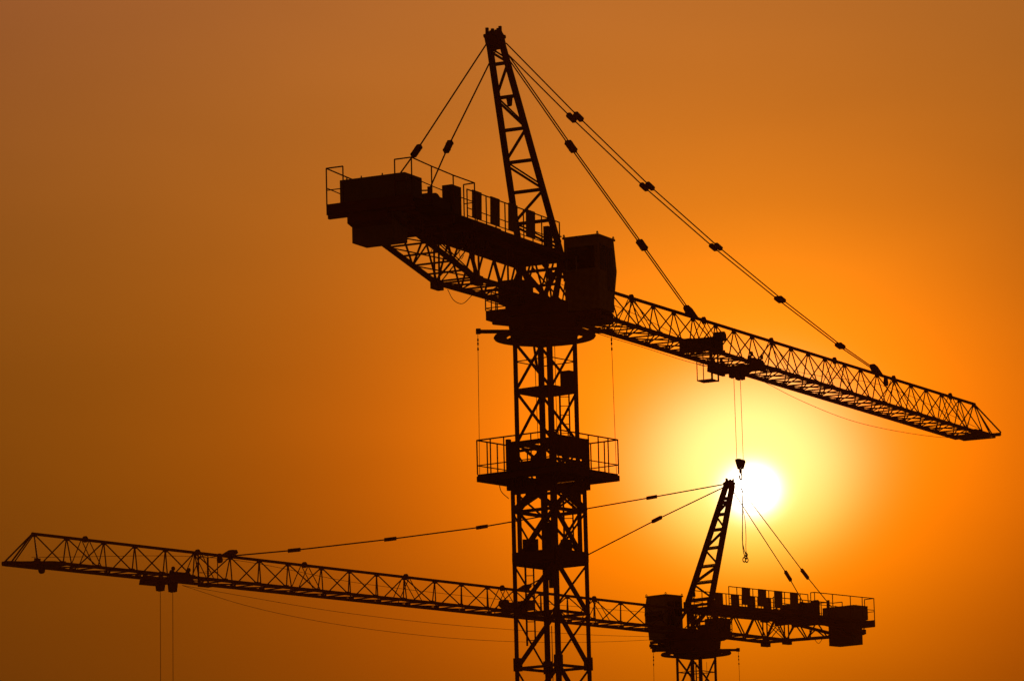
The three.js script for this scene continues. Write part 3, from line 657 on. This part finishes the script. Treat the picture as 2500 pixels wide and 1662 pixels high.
    bar(head, 'head_plate', t, u, 0.5, { geo: UNIT_BOX, h: 0.12 });
  },
  extras: (crane, { Y }) => {
    put(crane, 'loose_cable', chain([V(-9.3, Y + 0.12, -0.75), V(-9.7, Y - 0.12, -0.75), V(-10.1, Y + 0.2, -0.75)], 0.014, 16), M.cable);
    put(crane, 'loose_cable', chain([V(0.7, Y - 0.75, 1.6), V(0.5, Y - 1.05, 1.6), V(0.2, Y - 1.0, 1.6), V(-0.1, Y - 0.75, 1.6)], 0.014, 16), M.cable);
  },
});
tag(far, 'smaller dark tower crane behind, jib stretching left, its leaning head against the sun', 'tower crane');

// ---------------------------------------------------------------- hook block and sling under the near crane's trolley
function nearLocal(x, y, z) { return near.localToWorld(V(x, 29.33 + y, z)); }
near.updateMatrixWorld(true);
{
  const p = nearLocal(17.42, -4.27, 0), hook = new THREE.Group(); hook.name = 'hook_block'; hook.position.copy(p); hook.rotation.y = near.rotation.y; hook.scale.setScalar(0.82); scene.add(hook);
  for (const z of [-0.11, 0.08]) put(hook, 'side_plate', prism([[-0.36, 0.5], [-0.3, 0.56], [0.32, 0.56], [0.38, 0.48], [0.12, 0.1], [-0.1, 0.1]], z, z + 0.03), M.paint);
  for (const x of [-0.22, 0.24]) disc(hook, 'rope_wheel', x, 0.44, 0, 0.15, 0.12);
  const n = put(hook, 'shank', UNIT_ROUND, M.machine); n.scale.set(0.07, 0.22, 0.07); n.position.y = 0.02;
  const arc = []; for (let k = 0; k <= 16; k++) { const a = Math.PI * (0.5 - k / 16 * 1.55); arc.push(V(Math.cos(a) * 0.15, -0.26 + Math.sin(a) * 0.17, 0)); }
  put(hook, 'hook', chain(arc, 0.04, 30), M.machine);
  tag(hook, 'dark wedge-shaped hook block hanging on two ropes at the top edge of the sun', 'hook block');
}
{
  const p = nearLocal(17.5, -4.75, 0), sling = new THREE.Group(); sling.name = 'lifting_sling'; sling.position.copy(p); scene.add(sling);
  const line = (name, pts, r) => put(sling, name, chain(pts.map((q) => V(...q)), r, 40), M.cable);
  line('wire_leg', [[0, 0.02, 0], [0.0, -0.8, 0.01], [-0.02, -1.6, 0], [-0.045, -2.4, 0], [-0.03, -2.75, 0], [0.02, -3.0, 0.01]], 0.017);
  line('wire_leg', [[0, 0.02, 0], [0.015, -0.8, 0], [-0.035, -1.9, 0.02], [-0.05, -2.35, 0], [0.03, -2.8, 0], [0.09, -2.95, 0]], 0.017);
  line('wire_leg', [[0, 0.02, 0], [0.01, -1.0, 0], [0.08, -1.5, 0], [0.1, -2.2, 0.0], [0.08, -2.6, 0], [0.09, -2.9, 0]], 0.014);
  for (const [x, y, r] of [[-0.0, -3.12, 0.075], [0.07, -3.02, 0.06], [0.1, -3.14, 0.07]]) { const o = put(sling, 'hook_ring', new THREE.TorusGeometry(r, 0.022, 6, 16), M.machine); o.position.set(x, y, 0); o.scale.set(0.8, 1.25, 1); }
  line('shackle', [[0.05, -2.82, 0], [0.12, -2.9, 0], [0.1, -3.0, 0], [0.04, -2.96, 0]], 0.028);
  tag(sling, 'thin wire sling with small hooks dangling straight below the sun', 'lifting sling');
}

renderer.render(scene, camera);
